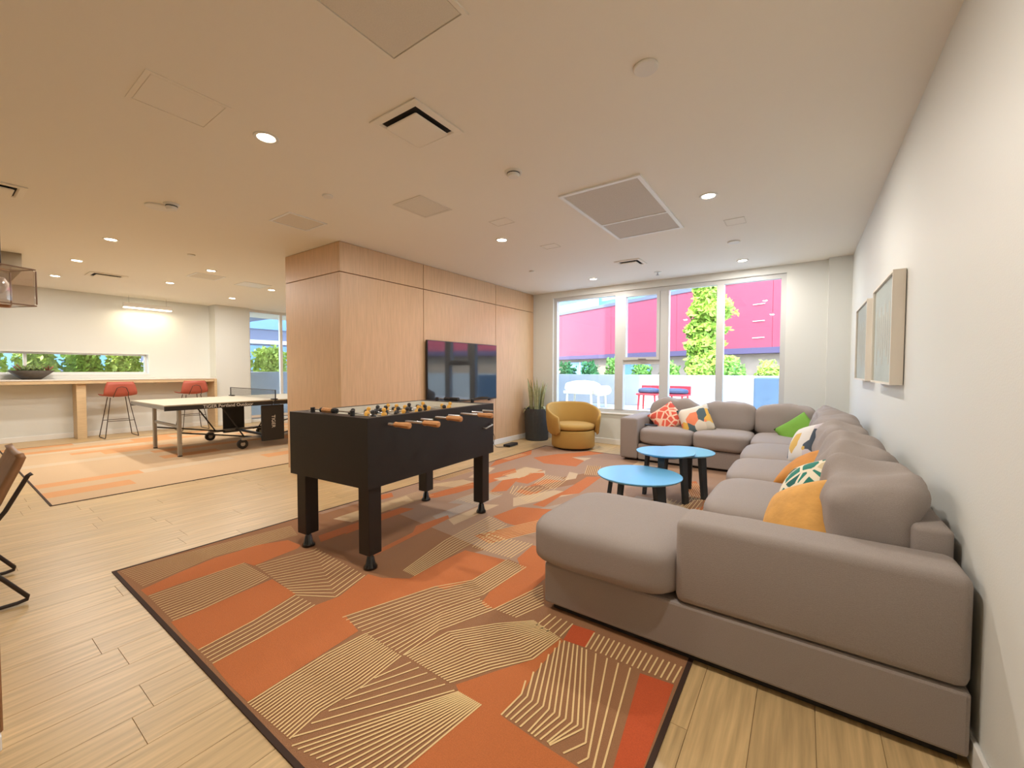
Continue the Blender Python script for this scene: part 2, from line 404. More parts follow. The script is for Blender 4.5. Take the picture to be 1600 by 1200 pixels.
# random ground of taupe pieces first, in the far part
rr = random.Random(3)
for i in range(46):
    cx, cy = rr.uniform(rx0, rx1), rr.uniform(1.9, ry1); L = rr.uniform(.35, .9); W_ = rr.uniform(.1, .26); a = rr.choice((pi/2, pi/2, pi/2+.35, pi/2-.4))
    d = Vector((math.cos(a), math.sin(a), 0)); n = Vector((-d.y, d.x, 0)); sk = rr.uniform(-.15, .15)
    c = Vector((cx, cy, 0)); q = [c-d*L/2-n*W_/2, c+d*(L/2+sk)-n*W_/2, c+d*L/2+n*W_/2, c-d*(L/2-sk)+n*W_/2]
    patch([(p.x, p.y) for p in q], rr.choice((1, 5, 6, 5, 0, 6, 2)), True)
    if rr.random() < .35:
        e1 = n*W_*.5*rr.uniform(.5, 1.2); fan([((c-d*L/2-n*W_/2).x, (c-d*L/2-n*W_/2).y), ((c+d*L/2-e1).x, (c+d*L/2-e1).y)], [((c-d*L/2+n*W_/2).x, (c-d*L/2+n*W_/2).y), ((c+d*L/2+e1).x, (c+d*L/2+e1).y)], 8, .006, True)
O, Rr = 2, 3
patch([(220,922),(277,896),(335,872),(370,862),(400,852),(450,844),(470,852),(465,857),(397,884),(382,879),(340,894),(287,910),(230,931)], O)
patch([(267,972),(300,960),(355,935),(425,905),(462,928),(395,970),(310,1016),(287,995)], O)
patch([(332,1038),(405,998),(495,945),(530,932),(575,897),(597,903),(640,904),(690,877),(727,860),(790,875),(737,907),(695,921),(680,916),(540,962),(560,986),(472,1042),(387,1097),(360,1072)], O)
patch([(712,1070),(780,1047),(835,1030),(877,997),(880,1002),(867,1015),(835,1052),(815,1085),(783,1118),(800,1130),(850,1165),(905,1200),(960,1240),(940,1420),(790,1480),(590,1236),(752,1101),(717,1081)], O)
patch([(752,942),(765,925),(815,890),(808,873),(832,852),(848,855),(856,900),(822,930),(772,951),(760,950)], O)
patch([(770,807),(810,792),(875,797),(835,830),(790,817)], O)
patch([(650,822),(700,805),(702,810),(652,835),(592,865),(580,870),(585,862),(645,832)], O)
patch([(540,828),(597,805),(600,812),(540,835)], O)
patch([(582,775),(612,770),(615,776),(582,784)], O)
patch([(655,777),(715,760),(765,747),(780,750),(715,770),(680,778)], O)
patch([(760,742),(805,732),(807,738),(765,750)], O)
patch([(763,718),(829,703),(830,710),(790,722),(765,730)], O)
patch([(806,753),(829,739),(850,739),(851,744),(824,756)], O)
patch([(832,789),(880,768),(917,745),(940,745),(917,762),(905,771),(877,774),(850,792)], O)
patch([(833,715),(874,709),(913,720),(900,729),(850,724)], O)
patch([(1085,795),(1115,787),(1120,800),(1090,806)], O)
patch([(895,976),(930,987),(915,1012),(880,1000)], Rr)
patch([(1000,1052),(1053,1070),(1008,1200),(980,1285),(925,1285),(958,1200)], Rr)
fan([(188,893),(300,862),(455,822)], [(222,916),(335,869),(465,836)], 12, .0045)
fan([(232,932),(285,914),(340,894),(382,880)], [(270,970),(320,950),(405,910),(420,902)], 14)
fan([(400,884),(490,860),(495,857)], [(462,930),(524,933),(570,899)], 16)
fan([(310,1016),(395,971),(440,944),(462,930)], [(332,1037),(405,997),(455,968),(492,945)], 6)
fan([(387,1099),(440,1065),(510,1022),(572,990)], [(452,1155),(500,1112),(567,1072),(627,1025)], 18)
fan([(585,1060),(642,1035)], [(457,1152),(710,1079)], 6)
fan([(456,1166),(717,1081)], [(590,1236),(752,1101)], 14)
fan([(535,965),(680,917),(738,907),(792,875)], [(585,1000),(690,952),(755,929),(822,886)], 9)
fan([(592,1003),(690,957),(750,936)], [(630,1024),(685,985),(772,952)], 7)
fan([(632,1024),(700,988),(775,975),(835,970)], [(702,1067),(770,1045),(832,1030),(875,997)], 18)
fan([(772,952),(848,915)], [(805,965),(850,945)], 8)
fan([(738,855),(765,835)], [(797,872),(832,850)], 14)
fan([(630,892),(695,845),(765,807)], [(647,900),(725,855),(792,820)], 8)
fan([(797,771),(803,759)], [(824,784),(862,762)], 10)
fan([(835,756),(853,742)], [(865,765),(889,747)], 10)
fan([(835,980),(860,960)], [(875,995),(895,975)], 5)
fan([(915,1012),(929,989)], [(1051,1067),(1065,1042)], 17)
z3 = lambda p: (680+p[0]/4, 900+p[1]/4)
tops = [(565,655),(615,600),(665,545),(710,490),(750,450),(780,405),(808,405),(838,415),(865,425),(890,435),(918,450),(945,460),(1005,485),(1075,515),(1145,545),(1220,575)]
bends = [(540,740),(575,755),(605,780),(640,795),(675,815),(710,835),(745,855),(775,880),(815,895),(855,915),(890,935),(925,955),(940,1045),(955,1140),(985,1215),(1035,1250)]
ends = [(412,870),(440,885),(470,900),(500,920),(530,945),(580,975),(600,990),(620,1005),(655,1025),(700,1040),(710,1050),(715,1060),(800,1110),(890,1175),(930,1240),(960,1300)]
for a, b_, c in zip(tops, bends, ends): stripe([G(*z3(a)), G(*z3(b_)), G(*z3(c))])
o = obj('rug_pattern', rb, RM, rug); o['kind'] = 'stuff'
rug2 = tag(obj('area_rug', box(B(), *RUGS[1], 0, .004), 'rug_tan'), 'pale orange and tan rug under the table tennis table', 'rug')
r2 = RUGS[1]; bm = B(); e = .016
box(bm, r2[0]-e, r2[0], r2[2]-e, r2[3]+e, 0, .005); box(bm, r2[1], r2[1]+e, r2[2]-e, r2[3]+e, 0, .005); box(bm, r2[0], r2[1], r2[2]-e, r2[2], 0, .005); box(bm, r2[0], r2[1], r2[3], r2[3]+e, 0, .005)
obj('rug_binding', bm, 'rug_edge', rug2)
rb = B()
x = r2[0]
while x < r2[1]-.02:
    wx = rr.uniform(.16, .34); x1 = min(x+wx, r2[1]); y = r2[2]
    while y < r2[3]:
        l = rr.uniform(.5, 1.5); y1 = min(y+l, r2[3])
        f = rb.faces.new([rb.verts.new(p) for p in ((x, y, .0044), (x1, y, .0044), (x1, y1, .0044), (x, y1, .0044))]); f.material_index = rr.choice((5, 5, 5, 7, 5, 7, 8)); y = y1
    x = x1
mat('rug_sand', srgb(206, 184, 154), .95, nz=.1, nscale=260, bump=.4, bscale=420)
mat('rug_peach', srgb(212, 156, 106), .95, nz=.1, nscale=260, bump=.4, bscale=420)
o = obj('rug_pattern', rb, RM+['rug_peach', 'rug_sand'], rug2); o['kind'] = 'stuff'

# ------------------------------------------------------------------ foosball table
FT = empty('foosball_table', 'black foosball table with wooden handles standing on the orange rug', 'foosball table', (-2.50, 2.11, .006), math.radians(4))
hw, hl, zb, zt = .39, .66, .51, .93
bm = B(); t = .04
box(bm, -hw, -hw+t, -hl, hl, zb, zt); box(bm, hw-t, hw, -hl, hl, zb, zt)
box(bm, -hw+t, hw-t, -hl, -hl+.09, zb, zt); box(bm, -hw+t, hw-t, hl-.09, hl, zb, zt); box(bm, -hw+t, hw-t, -hl+.09, hl-.09, zb, .6)
bmesh.ops.remove_doubles(bm, verts=bm.verts[:], dist=1e-5)
cab = obj('cabinet', bm, 'foos_black', FT)
obj('playfield', box(B(), -hw+t, hw-t, -hl+.09, hl-.09, .79, .80), 'playfield', FT)
bm = B()
for s in (-1, 1): box(bm, s*(hw-t)-(.006 if s > 0 else 0), s*(hw-t)+(.006 if s < 0 else 0), -hl+.09, hl-.09, .80, .928)
box(bm, -hw+t+.006, hw-t-.006, hl-.096, hl-.09, .80, .928); box(bm, -hw+t+.006, hw-t-.006, -hl+.09, -hl+.096, .80, .928)
obj('inner_lining', bm, 'playfield', FT)
obj('pull_handle', tube(B(), [(hw+.002, .50, .74), (hw+.03, .505, .735), (hw+.03, .60, .755), (hw+.002, .605, .76)], .007), 'alu', FT, True)
for sx in (-1, 1):
    for sy in (-1, 1):
        cx, cy = sx*(hw-.075), sy*(hl-.075)
        lg = obj('leg', rbox(cx-.048, cx+.048, cy-.048, cy+.048, .095, zb, .004, 1), 'foos_black', FT)
        obj('levelling_foot', lathe(B(), [(.018, .095), (.018, .075), (.022, .07), (.03, .03), (.042, .012), (.042, 0)][::-1], 20, (cx, cy, 0)), 'black_gloss', lg, True)
def man():
    bm = lathe(B(), [(.0, -.085), (.012, -.085), (.016, -.06), (.01, -.05), (.011, -.02), (.02, .0), (.019, .022), (.008, .028), (.014, .036), (.016, .047), (.011, .057), (.0, .06)], 10)
    return bm
counts = [1, 2, 3, 5, 5, 3, 2, 1]; cols = ['man_black', 'man_black', 'man_yellow', 'man_black', 'man_yellow', 'man_black', 'man_yellow', 'man_yellow']
sides = [1, 1, -1, 1, -1, 1, -1, -1]; offs = [.02, -.03, .03, .0, -.04, .04, -.02, .03]
shifts = {0: -.05, 1: .05, 3: .0, 5: .06}
for i in range(8):
    y = -hl+.16+i*(2*hl-.32)/7; z = .882; sh = shifts.get(i, .03)
    s = sides[i]
    rod = obj('rod', tube(B(), [(-hw-.10 if s > 0 else -hw-.14-sh, y, z), (hw+.10+(.08+sh if s > 0 else 0), y, z)], .008), 'steel', FT, True)
    hx = s*(hw+.10+sh)
    obj('handle', tube(B(), [(hx, y, z), (hx+s*.01, y, z), (hx+s*.03, y, z), (hx+s*.10, y, z), (hx+s*.125, y, z), (hx+s*.13, y, z)], [.012, .017, .015, .0195, .019, .012], 8), 'handle_wood', rod)
    n = counts[i]
    for k in range(n):
        xx = (k-(n-1)/2)*(.56/max(n, 2.4))+offs[i]
        m_ = obj('figure', man(), cols[i], rod, True, (xx, y, z), (random.uniform(-.5, .5), 0, 0))
    for xx in (-hw+t+.018, hw-t-.018): obj('bumper', tube(B(), [(xx-.01, y, z), (xx+.01, y, z)], .016), 'man_black', rod, True)
for sy in (-1, 1):
    y = sy*(hl-.045); z = zt+.022
    sc = obj('score_rod', tube(B(), [(-.2, y, z), (.2, y, z)], .004), 'steel', FT)
    for xx in (-.2, .2): obj('score_post', rbox(xx-.01, xx+.01, y-.012, y+.012, zt-.001, zt+.034, .002, 1), 'man_black', sc)
    for k in range(8): obj('score_bead', tube(B(), [(-.10+k*.02-.008, y, z), (-.10+k*.02+.008, y, z)], .017), 'handle_wood' if 1 <= k <= 5 and sy < 0 else 'man_black', sc)

# ------------------------------------------------------------------ sectional sofa
SF = empty('sectional_sofa', 'large grey brown fabric U shaped sectional sofa along the white wall', 'sofa', (0, 0, .006))
y0, yE = 1.80, 6.34; xb = .44; xs = -.47
bm = rbox(-1.06, xb, y0, 2.50, .03, .235, .012, 2); obj('chaise_base', bm, 'sofa', SF)
obj('seat_base', rbox(xs+.03, xb, 2.502, yE, .03, .235, .012, 2), 'sofa', SF)
obj('seat_base', rbox(-1.785, xs+.028, 5.47, yE, .03, .235, .012, 2), 'sofa', SF)
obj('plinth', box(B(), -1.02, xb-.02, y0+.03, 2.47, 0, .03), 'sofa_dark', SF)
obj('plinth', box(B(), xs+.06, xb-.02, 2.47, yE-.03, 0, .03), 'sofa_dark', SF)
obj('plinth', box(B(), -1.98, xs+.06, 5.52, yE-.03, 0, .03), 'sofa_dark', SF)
obj('arm', rbox(-.425, xb, y0-.005, y0+.215, .237, .59, .035, 5), 'sofa', SF, True)
obj('arm', rbox(-2.03, -1.79, 5.45, yE, .03, .575, .03, 4), 'sofa', SF, True)
obj('backrest', rbox(.33, xb, y0+.217, yE, .237, .665, .02, 3), 'sofa', SF, True)
obj('backrest', rbox(-1.788, .328, yE-.14, yE, .237, .62, .02, 3), 'sofa', SF, True)
def put(name, bm, loc, rot=(0, 0, 0)): return obj(name, bm, 'sofa', SF, True, loc, rot)
put('seat_cushion', cushion(.36, .375, .112, 6, 10, .12, .006, 1), (-.775, 2.115, .345))
put('seat_cushion', cushion(.37, .25, .105, 6, 9, .08, .006, 2), (-.03, 2.265, .34))
sy = [2.52, 3.42, 4.26, 5.16]
for i in range(3): put('seat_cushion', cushion(.38, (sy[i+1]-sy[i])/2, .11, 5.5, 10, .14, .006, 3+i), (xs+.38, (sy[i]+sy[i+1])/2, .345))
put('seat_cushion', cushion(.38, .50, .108, 6, 10, .08, .006, 8), (xs+.38, 5.67, .345))
put('seat_cushion', cushion(.33, .385, .108, 5.5, 10, .14, .006, 9), (-1.45, 5.80, .345))
put('seat_cushion', cushion(.315, .385, .108, 5.5, 10, .14, .006, 10), (-.80, 5.80, .345))
cy = [2.03, 2.62, 3.42, 4.24, 5.06, 5.82]
for i in range(5): put('back_cushion', cushion(.145, (cy[i+1]-cy[i])/2+.005, .205, 4.0, 20, .06, .05, 20+i*3), (.225, (cy[i]+cy[i+1])/2, .60+.012*(i % 2)), (0, .2, 0))
cx = [-1.78, -1.13, -.48, .16]
for i in range(3): put('back_cushion', cushion((cx[i+1]-cx[i])/2+.003, .125, .195, 3.8, 20, .06, .03, 40+i*3), ((cx[i]+cx[i+1])/2, 6.07, .615-.012*i), (-.18, 0, 0))

# ------------------------------------------------------------------ throw pillows
def pattern_mat(name, cols, scale, feature='voronoi', line=None, rough=.9):
    m = bpy.data.materials.new(name); m.use_nodes = True; t = m.node_tree; b = t.nodes['Principled BSDF']; b.inputs['Roughness'].default_value = rough
    tc = t.nodes.new('ShaderNodeTexCoord'); mp = t.nodes.new('ShaderNodeMapping'); mp.inputs['Scale'].default_value = (1, 1, .05)
    t.links.new(tc.outputs['Object'], mp.inputs[0])
    v = t.nodes.new('ShaderNodeTexVoronoi'); v.inputs['Scale'].default_value = scale; t.links.new(mp.outputs[0], v.inputs['Vector'])
    if feature == 'tri': v.distance = 'MANHATTAN'
    sp = t.nodes.new('ShaderNodeSeparateColor'); t.links.new(v.outputs['Color'], sp.inputs[0])
    cr = t.nodes.new('ShaderNodeValToRGB'); cr.color_ramp.interpolation = 'CONSTANT'
    while len(cr.color_ramp.elements) < len(cols): cr.color_ramp.elements.new(.5)
    for i, c in enumerate(cols): cr.color_ramp.elements[i].position = i/len(cols); cr.color_ramp.elements[i].color = (*c, 1)
    t.links.new(sp.outputs[0], cr.inputs[0]); out = cr.outputs[0]
    if line:
        v2 = t.nodes.new('ShaderNodeTexVoronoi'); v2.feature = 'DISTANCE_TO_EDGE'; v2.inputs['Scale'].default_value = scale; t.links.new(mp.outputs[0], v2.inputs['Vector'])
        lt = t.nodes.new('ShaderNodeMath'); lt.operation = 'LESS_THAN'; lt.inputs[1].default_value = .09; t.links.new(v2.outputs['Distance'], lt.inputs[0])
        mx = t.nodes.new('ShaderNodeMix'); mx.data_type = 'RGBA'; mx.inputs['B'].default_value = (*line, 1)
        t.links.new(lt.outputs[0], mx.inputs['Factor']); t.links.new(out, mx.inputs['A']); out = mx.outputs['Result']
    t.links.new(out, b.inputs['Base Color']); MATS[name] = m
pattern_mat('coral_print', [srgb(222, 92, 72), srgb(206, 80, 62)], 11, line=srgb(240, 196, 168))
pattern_mat('geo_print', [srgb(226, 176, 80), srgb(226, 214, 196), srgb(82, 100, 104), srgb(238, 138, 98), srgb(210, 200, 182)], 6, 'tri')
pattern_mat('grey_print', [srgb(74, 84, 96), srgb(222, 216, 208), srgb(216, 176, 92), srgb(206, 196, 200)], 6, 'tri')
pattern_mat('teal_print', [srgb(34, 112, 98), srgb(40, 124, 106), srgb(28, 96, 88), srgb(206, 188, 150)], 11, line=srgb(228, 218, 192))
def pillow(label, loc, nrm, spin, s, th, m, group='throw pillows on the sectional sofa'):
    bm = B(); n = 14; vs_ = {}
    for side in (1, -1):
        for i in range(n+1):
            for j in range(n+1):
                a, b_ = i/n*2-1, j/n*2-1
                if side == -1 and (i in (0, n) or j in (0, n)): vs_[side, i, j] = vs_[1, i, j]; continue
                pinch = 1-.05*(1-abs(a)**1.5)*(abs(b_)**4); pinch2 = 1-.05*(1-abs(b_)**1.5)*(abs(a)**4)
                z = th*((1-a*a)*(1-b_*b_))**.45
                z += .006*noise.noise(Vector((a*3+spin, b_*3, side)))*(1-a*a)*(1-b_*b_)
                vs_[side, i, j] = bm.verts.new((a*s*pinch2, b_*s*pinch, side*z))
    for side in (1, -1):
        for i in range(n):
            for j in range(n): bm.faces.new([vs_[side, i, j], vs_[side, i+1, j], vs_[side, i+1, j+1], vs_[side, i, j+1]])
    o = obj('throw_pillow', bm, m, None, True)
    q = Vector(nrm).normalized().to_track_quat('Z', 'Y')
    o.matrix_world = Matrix.Translation(loc) @ q.to_matrix().to_4x4() @ Matrix.Rotation(spin, 4, 'Z')
    return tag(o, label, 'pillow', group)
pillow('large mustard velvet pillow nearest the sofa arm', (.0, 2.27, .545), (-.72, -.38, .58), .62, .185, .095, 'mustard_velvet')
pillow('teal and cream leaf print pillow between two mustard pillows', (.03, 2.72, .58), (-.75, -.30, .6), .55, .185, .075, 'teal_print')
pillow('small mustard pillow lying between the teal pillow and the grey pillow', (.03, 3.40, .57), (-.62, -.1, .8), .75, .18, .065, 'mustard_dark')
pillow('grey white and yellow geometric pillow beside the green pillow', (.03, 4.30, .585), (-.88, -.35, .42), .35, .185, .08, 'grey_print')
pillow('plain green pillow in the sofa corner', (-.03, 5.72, .52), (-.3, -.8, .5), .78, .185, .06, 'green_fab')
pillow('coral red pillow with pale leaf pattern', (-1.50, 5.80, .575), (.05, -.8, .55), .72, .19, .065, 'coral_print')
pillow('yellow orange and teal geometric pillow beside the coral pillow', (-1.13, 5.76, .58), (.05, -.8, .52), .35, .195, .065, 'geo_print')
rm = tag(obj('remote_control', rbox(-.085, .085, -.022, .022, 0, .018, .006, 2), 'black', None, False, (-1.66, 5.62, .475), (0, 0, .25)), 'black remote control lying on the sofa seat beside the coral pillow', 'remote')

# ------------------------------------------------------------------ coffee tables
def coffee(label, c, r, z, legs, th=.018):
    e_ = empty('coffee_table', label, 'coffee table', (*c, .006), 0, 'nest of round coffee tables')
    obj('table_top', lathe(B(), [(r-.012, z-th), (r, z-th*.4), (r, z-.002), (r-.004, z)], 48), 'table_sky_sheen', e_)
    obj('under_frame', lathe(B(), [(r*.55, z-th-.03), (r*.6, z-th)], 32), 'table_leg', e_)
    for a, wd, tk in legs:
        d = Vector((math.cos(a), math.sin(a), 0)); n = Vector((-d.y, d.x, 0)); bm = B()
        top = d*(r*.66); bot = d*(r*.78)
        vs_ = []
        for P, zz, ww in ((top, z-th, wd), (bot, 0, wd*.72)):
            vs_ += [bm.verts.new(P+sx*n*ww/2+sy_*d*tk/2+Vector((0, 0, zz))) for sx, sy_ in ((-1,-1),(1,-1),(1,1),(-1,1))]
        for f in ((0,1,2,3),(7,6,5,4),(0,4,5,1),(1,5,6,2),(2,6,7,3),(3,7,4,0)): bm.faces.new([vs_[i] for i in f])
        obj('leg', bm, 'table_leg', e_)
coffee('lowest round coffee table with painted blue reflection nearest the chaise', (-1.12, 3.47), .345, .335, [(-.5, .10, .03), (3.3, .045, .03), (-1.9, .045, .03), (1.2, .10, .03)])
coffee('front of the two taller round coffee tables with painted blue reflection', (-1.05, 4.02), .262, .452, [(3.0, .05, .03), (-.25, .10, .03), (-1.5, .06, .03)])
coffee('rear round coffee table with painted blue reflection nearest the far sofa run', (-.94, 4.29), .275, .425, [(-.35, .09, .035), (1.6, .09, .035), (2.9, .05, .03)])

# ------------------------------------------------------------------ armchair
AC = empty('swivel_armchair', 'mustard fabric barrel swivel armchair in front of the window', 'armchair', (-2.94, 5.86, .006), math.radians(-44))
obj('swivel_plinth', lathe(B(), [(.27, .0), (.27, .03)], 32), 'black', AC)
obj('chair_base', lathe(B(), [(.325, .03), (.335, .05), (.335, .27), (.325, .29)], 40), 'mustard_fab', AC, True)
obj('seat_cushion', lathe(B(), [(.27, .295), (.325, .31), (.335, .34), (.325, .37), (.26, .388), (0.01, .395)], 40), 'mustard_fab', AC, True)
bm = B(); ring = []
NA = 28
for i in range(NA+1):
    a = math.radians(-128+256*i/NA); s_ = abs(i/NA*2-1)          # 0 at the middle of the back
    d = Vector((-math.cos(a), math.sin(a), 0))
    ht = .70-.17*max(0, s_-.35)**1.3/.65**1.3-.02*s_; lo = .21+.06*(1-s_)
    if s_ > .93: lo += .05
    rI, rO = .335+.03, .40
    prof = [(rI-.015, .30), (rI+.0, .42), (rI+.02, ht-.025), (rI+.035, ht), (rO+.03, ht-.012), (rO+.025, .45), (rO-.0, lo+.03), (rO-.03, lo)]
    ring.append([bm.verts.new(d*r_+Vector((0, 0, z_))) for r_, z_ in prof])
for i in range(NA):
    for k in range(8): bm.faces.new((ring[i][k], ring[i+1][k], ring[i+1][(k+1) % 8], ring[i][(k+1) % 8]))
bm.faces.new(ring[0][::-1]); bm.faces.new(ring[-1])
obj('wraparound_back', bm, 'mustard_fab', AC, True)

# ------------------------------------------------------------------ planter
PL_ = empty('potted_snake_plant', 'snake plant in a tall dark grey round planter by the wood wall', 'plant', (-3.82, 6.20, 0))
obj('planter', lathe(B(), [(.19, 0), (.20, .01), (.222, .55), (.205, .55), (.2, .50), (.0, .50)], 36), 'pot', PL_, False)
obj('soil', lathe(B(), [(.196, .50), (.196, .515), (.0, .52)], 24), 'soil', PL_)
for i in range(34):
    a = random.uniform(0, 2*pi); r0 = random.uniform(.01, .13); L = random.uniform(.35, .66); lean = random.uniform(.02, .14)+.5*r0
    if i > 26: L = random.uniform(.18, .3); lean = .3; r0 = .12
    wd = random.uniform(.016, .026); d = Vector((math.cos(a), math.sin(a), 0)); tw = random.uniform(0, pi); bm = B(); prev = None
    for k in range(7):
        t_ = k/6; p = d*(r0+lean*L*t_*t_)+Vector((0, 0, .515+L*t_*(1-.25*lean*t_*2)))
        if i > 26: p.z = .515+L*(1.2*t_-1.35*t_*t_); p += d*.05*t_
        n = Vector((math.cos(tw+t_*.6), math.sin(tw+t_*.6), 0)); ww = wd*(1-.2*abs(t_-.4))*(1 if t_ < .7 else (1-t_)/.3+.05)
        cur = [bm.verts.new(p-n*ww), bm.verts.new(p+d*.004), bm.verts.new(p+n*ww)]
        if prev:
            for q in (0, 1): bm.faces.new((prev[q], prev[q+1], cur[q+1], cur[q]))
        prev = cur
    obj('leaf', bm, 'leaf_snake', PL_, True)
pb = empty('power_adapter', 'flat black power box on the floor by the baseboard', 'power box', (-3.83, 5.42, 0), .1)
obj('body', rbox(-.06, .06, -.14, .14, 0, .04, .01, 2), 'black', pb)
obj('cable', tube(B(), [(0, -.14, .02), (-.03, -.2, .01), (-.1, -.25, .008), (-.15, -.22, .01), (-.2, -.2, .05), (-.215, -.14, .14), (-.22, -.2, .24), (-.22, -.28, .30)], .004, 6), 'black', pb, True)

# ------------------------------------------------------------------ television
TV = empty('television', 'large black flat television on the wood panelled wall', 'television', (XW+.02, 4.56, 0))
obj('tv_body', rbox(.025, .055, -.752, .752, .762, 1.615, .006, 2), 'black', TV)
obj('wall_bracket', box(B(), .0, .025, -.25, .25, 1.0, 1.4), 'black', TV)
obj('screen', box(B(), .0552, .0565, -.742, .742, .782, 1.606), 'screen', TV)
obj('sensor', rbox(.03, .052, .55, .60, .742, .7615, .003, 1), 'black', TV)

# ------------------------------------------------------------------ framed pictures
for lab, ya, yb in (('nearer of two framed abstract pictures on the white wall', 3.15, 3.96), ('farther framed abstract picture on the white wall, behind the nearer one', 4.30, 5.12)):
    e_ = empty('framed_picture', lab, 'picture', (XR, (ya+yb)/2, 1.14), 0, 'framed pictures over the sofa'); L = (yb-ya)/2
    bm = B(); window_frame(bm, -L, L, 0, .65, .012, -.06, -.004, 'y'); obj('frame', bm, 'art_wood', e_)
    obj('picture', box(B(), -.045, -.02, -L+.012, L-.012, .012, .638), 'art_paper', e_)
    obj('glazing', box(B(), -.052, -.05, -L+.012, L-.012, .012, .638), 'pane', e_)
    bm = B()
    for k in range(7):
        a = -L*.6+k*L*.2; box(bm, -.0462, -.0455, a, a+L*.12, .12+.05*(k % 3), .5-.06*(k % 2))
    obj('brush_marks', bm, 'panel_felt', e_)

# ------------------------------------------------------------------ table tennis table
PP = empty('table_tennis_table', 'grey topped folding table tennis table on wheels', 'table tennis table', (-7.60, 3.18, .0))
zt = .745; W2 = .7625
for s in (-1, 1):
    y0_, y1_ = (-1.37, -.006) if s < 0 else (.006, 1.37)
    tp = obj('table_top', rbox(-W2, W2, y0_, y1_, zt-.018, zt, .003, 1), 'pp_top', PP)
    for a_ in (-W2+.003, W2-.03): obj('apron', box(B(), a_, a_+.027, y0_+.003, y1_-.003, zt-.078, zt-.018), 'pp_dark', tp)
    bm = B(); yy = y0_ if s < 0 else y1_-.03; box(bm, -W2+.03, W2-.03, yy+.003, yy+.027, zt-.062, zt-.018); obj('end_apron', bm, 'alu', tp)
    yl = s*(1.37-.22)
    for sx in (-1, 1):
        lg = obj('leg', rbox(sx*.53-.03, sx*.53+.03, yl-.02, yl+.02, .02, zt-.02, .004, 1), 'alu', PP)
        obj('levelling_foot', lathe(B(), [(.028, .009), (.03, .015), (.02, .022)], 16, (sx*.53, yl, 0)), 'pp_dark', lg)
    obj('leg_crossbar', rbox(-.50, .50, yl-.012, yl+.012, .40, .44, .003, 1), 'alu', PP)
    for sx in (-1, 1):
        obj('folding_strut', tube(B(), [(sx*.50, yl+.02, .33), (sx*.50, s*.22, .16)], .011), 'pp_dark', PP)
        obj('diagonal_brace', tube(B(), [(sx*.55, s*.66, zt-.05), (sx*.55, s*.34, .17)], .011), 'pp_dark', PP)
for sx in (-1, 1):
    c = obj('centre_panel', rbox(sx*.72-.02, sx*.72+.02, -.17, .17, .10, .66, .012, 2), 'pp_dark', PP)
    obj('foot_bar', rbox(sx*.62-.03, sx*.62+.03, -.42, .42, .14, .18, .006, 1), 'alu', PP)
    for s in (-1, 1):
        wl = obj('wheel', tube(B(), [(sx*.62-.02, s*.40, .082), (sx*.62+.02, s*.40, .082)], .072, 20), 'black', PP)
        obj('hub', tube(B(), [(sx*.62-.023, s*.40, .082), (sx*.62+.023, s*.40, .082)], .032, 12), 'alu', wl)
        obj('fork', rbox(sx*.62-.024, sx*.62+.024, s*.40-.02, s*.40+.02, .10, .16, .004, 1), 'pp_dark', PP)
    text_obj('panel_lettering', 'TIGER', .075, 'trim_white', c, Matrix.Translation((sx*.7415, 0, .40)) @ Matrix.Rotation(pi/2, 4, 'Z') @ Matrix.Rotation(pi/2, 4, 'X') @ Matrix.Rotation(-pi/2, 4, 'Z') if sx > 0 else Matrix.Translation((-.7415, 0, .40)) @ Matrix.Rotation(-pi/2, 4, 'Z') @ Matrix.Rotation(pi/2, 4, 'X') @ Matrix.Rotation(pi/2, 4, 'Z'))
obj('cross_rail', rbox(-.59, .59, -.03, .03, .145, .175, .004, 1), 'pp_dark', PP)
for sx in (-1, 1): obj('net_post', tube(B(), [(sx*(W2+.06), 0, zt-.03), (sx*(W2+.06), 0, zt+.155)], .009), 'pp_dark', PP)
for sx in (-1, 1): obj('net_clamp', rbox(min(sx*(W2-.04), sx*(W2+.075)), max(sx*(W2-.04), sx*(W2+.075)), -.03, .03, zt+.001, zt+.018, .003, 1), 'pp_dark', PP)
bm = B()
k = -W2-.06
while k <= W2+.06: box(bm, k-.0008, k+.0008, -.0008, .0008, zt+.012, zt+.15); k += .018
for j in range(8): box(bm, -W2-.06, W2+.06, -.0008, .0008, zt+.013+j*.018, zt+.0146+j*.018)
o = obj('net_mesh', bm, 'pp_dark', PP); o['kind'] = 'stuff'
obj('net_cord', tube(B(), [(-W2-.06, 0, zt+.152), (W2+.06, 0, zt+.152)], .005), 'black', PP)
text_obj('apron_lettering', 'TIGER Portland Outdoor', .062, 'trim_white', PP, Matrix.Translation((W2-.0015, -.62, zt-.048)) @ Matrix.Rotation(pi/2, 4, 'Z') @ Matrix.Rotation(pi/2, 4, 'X'))

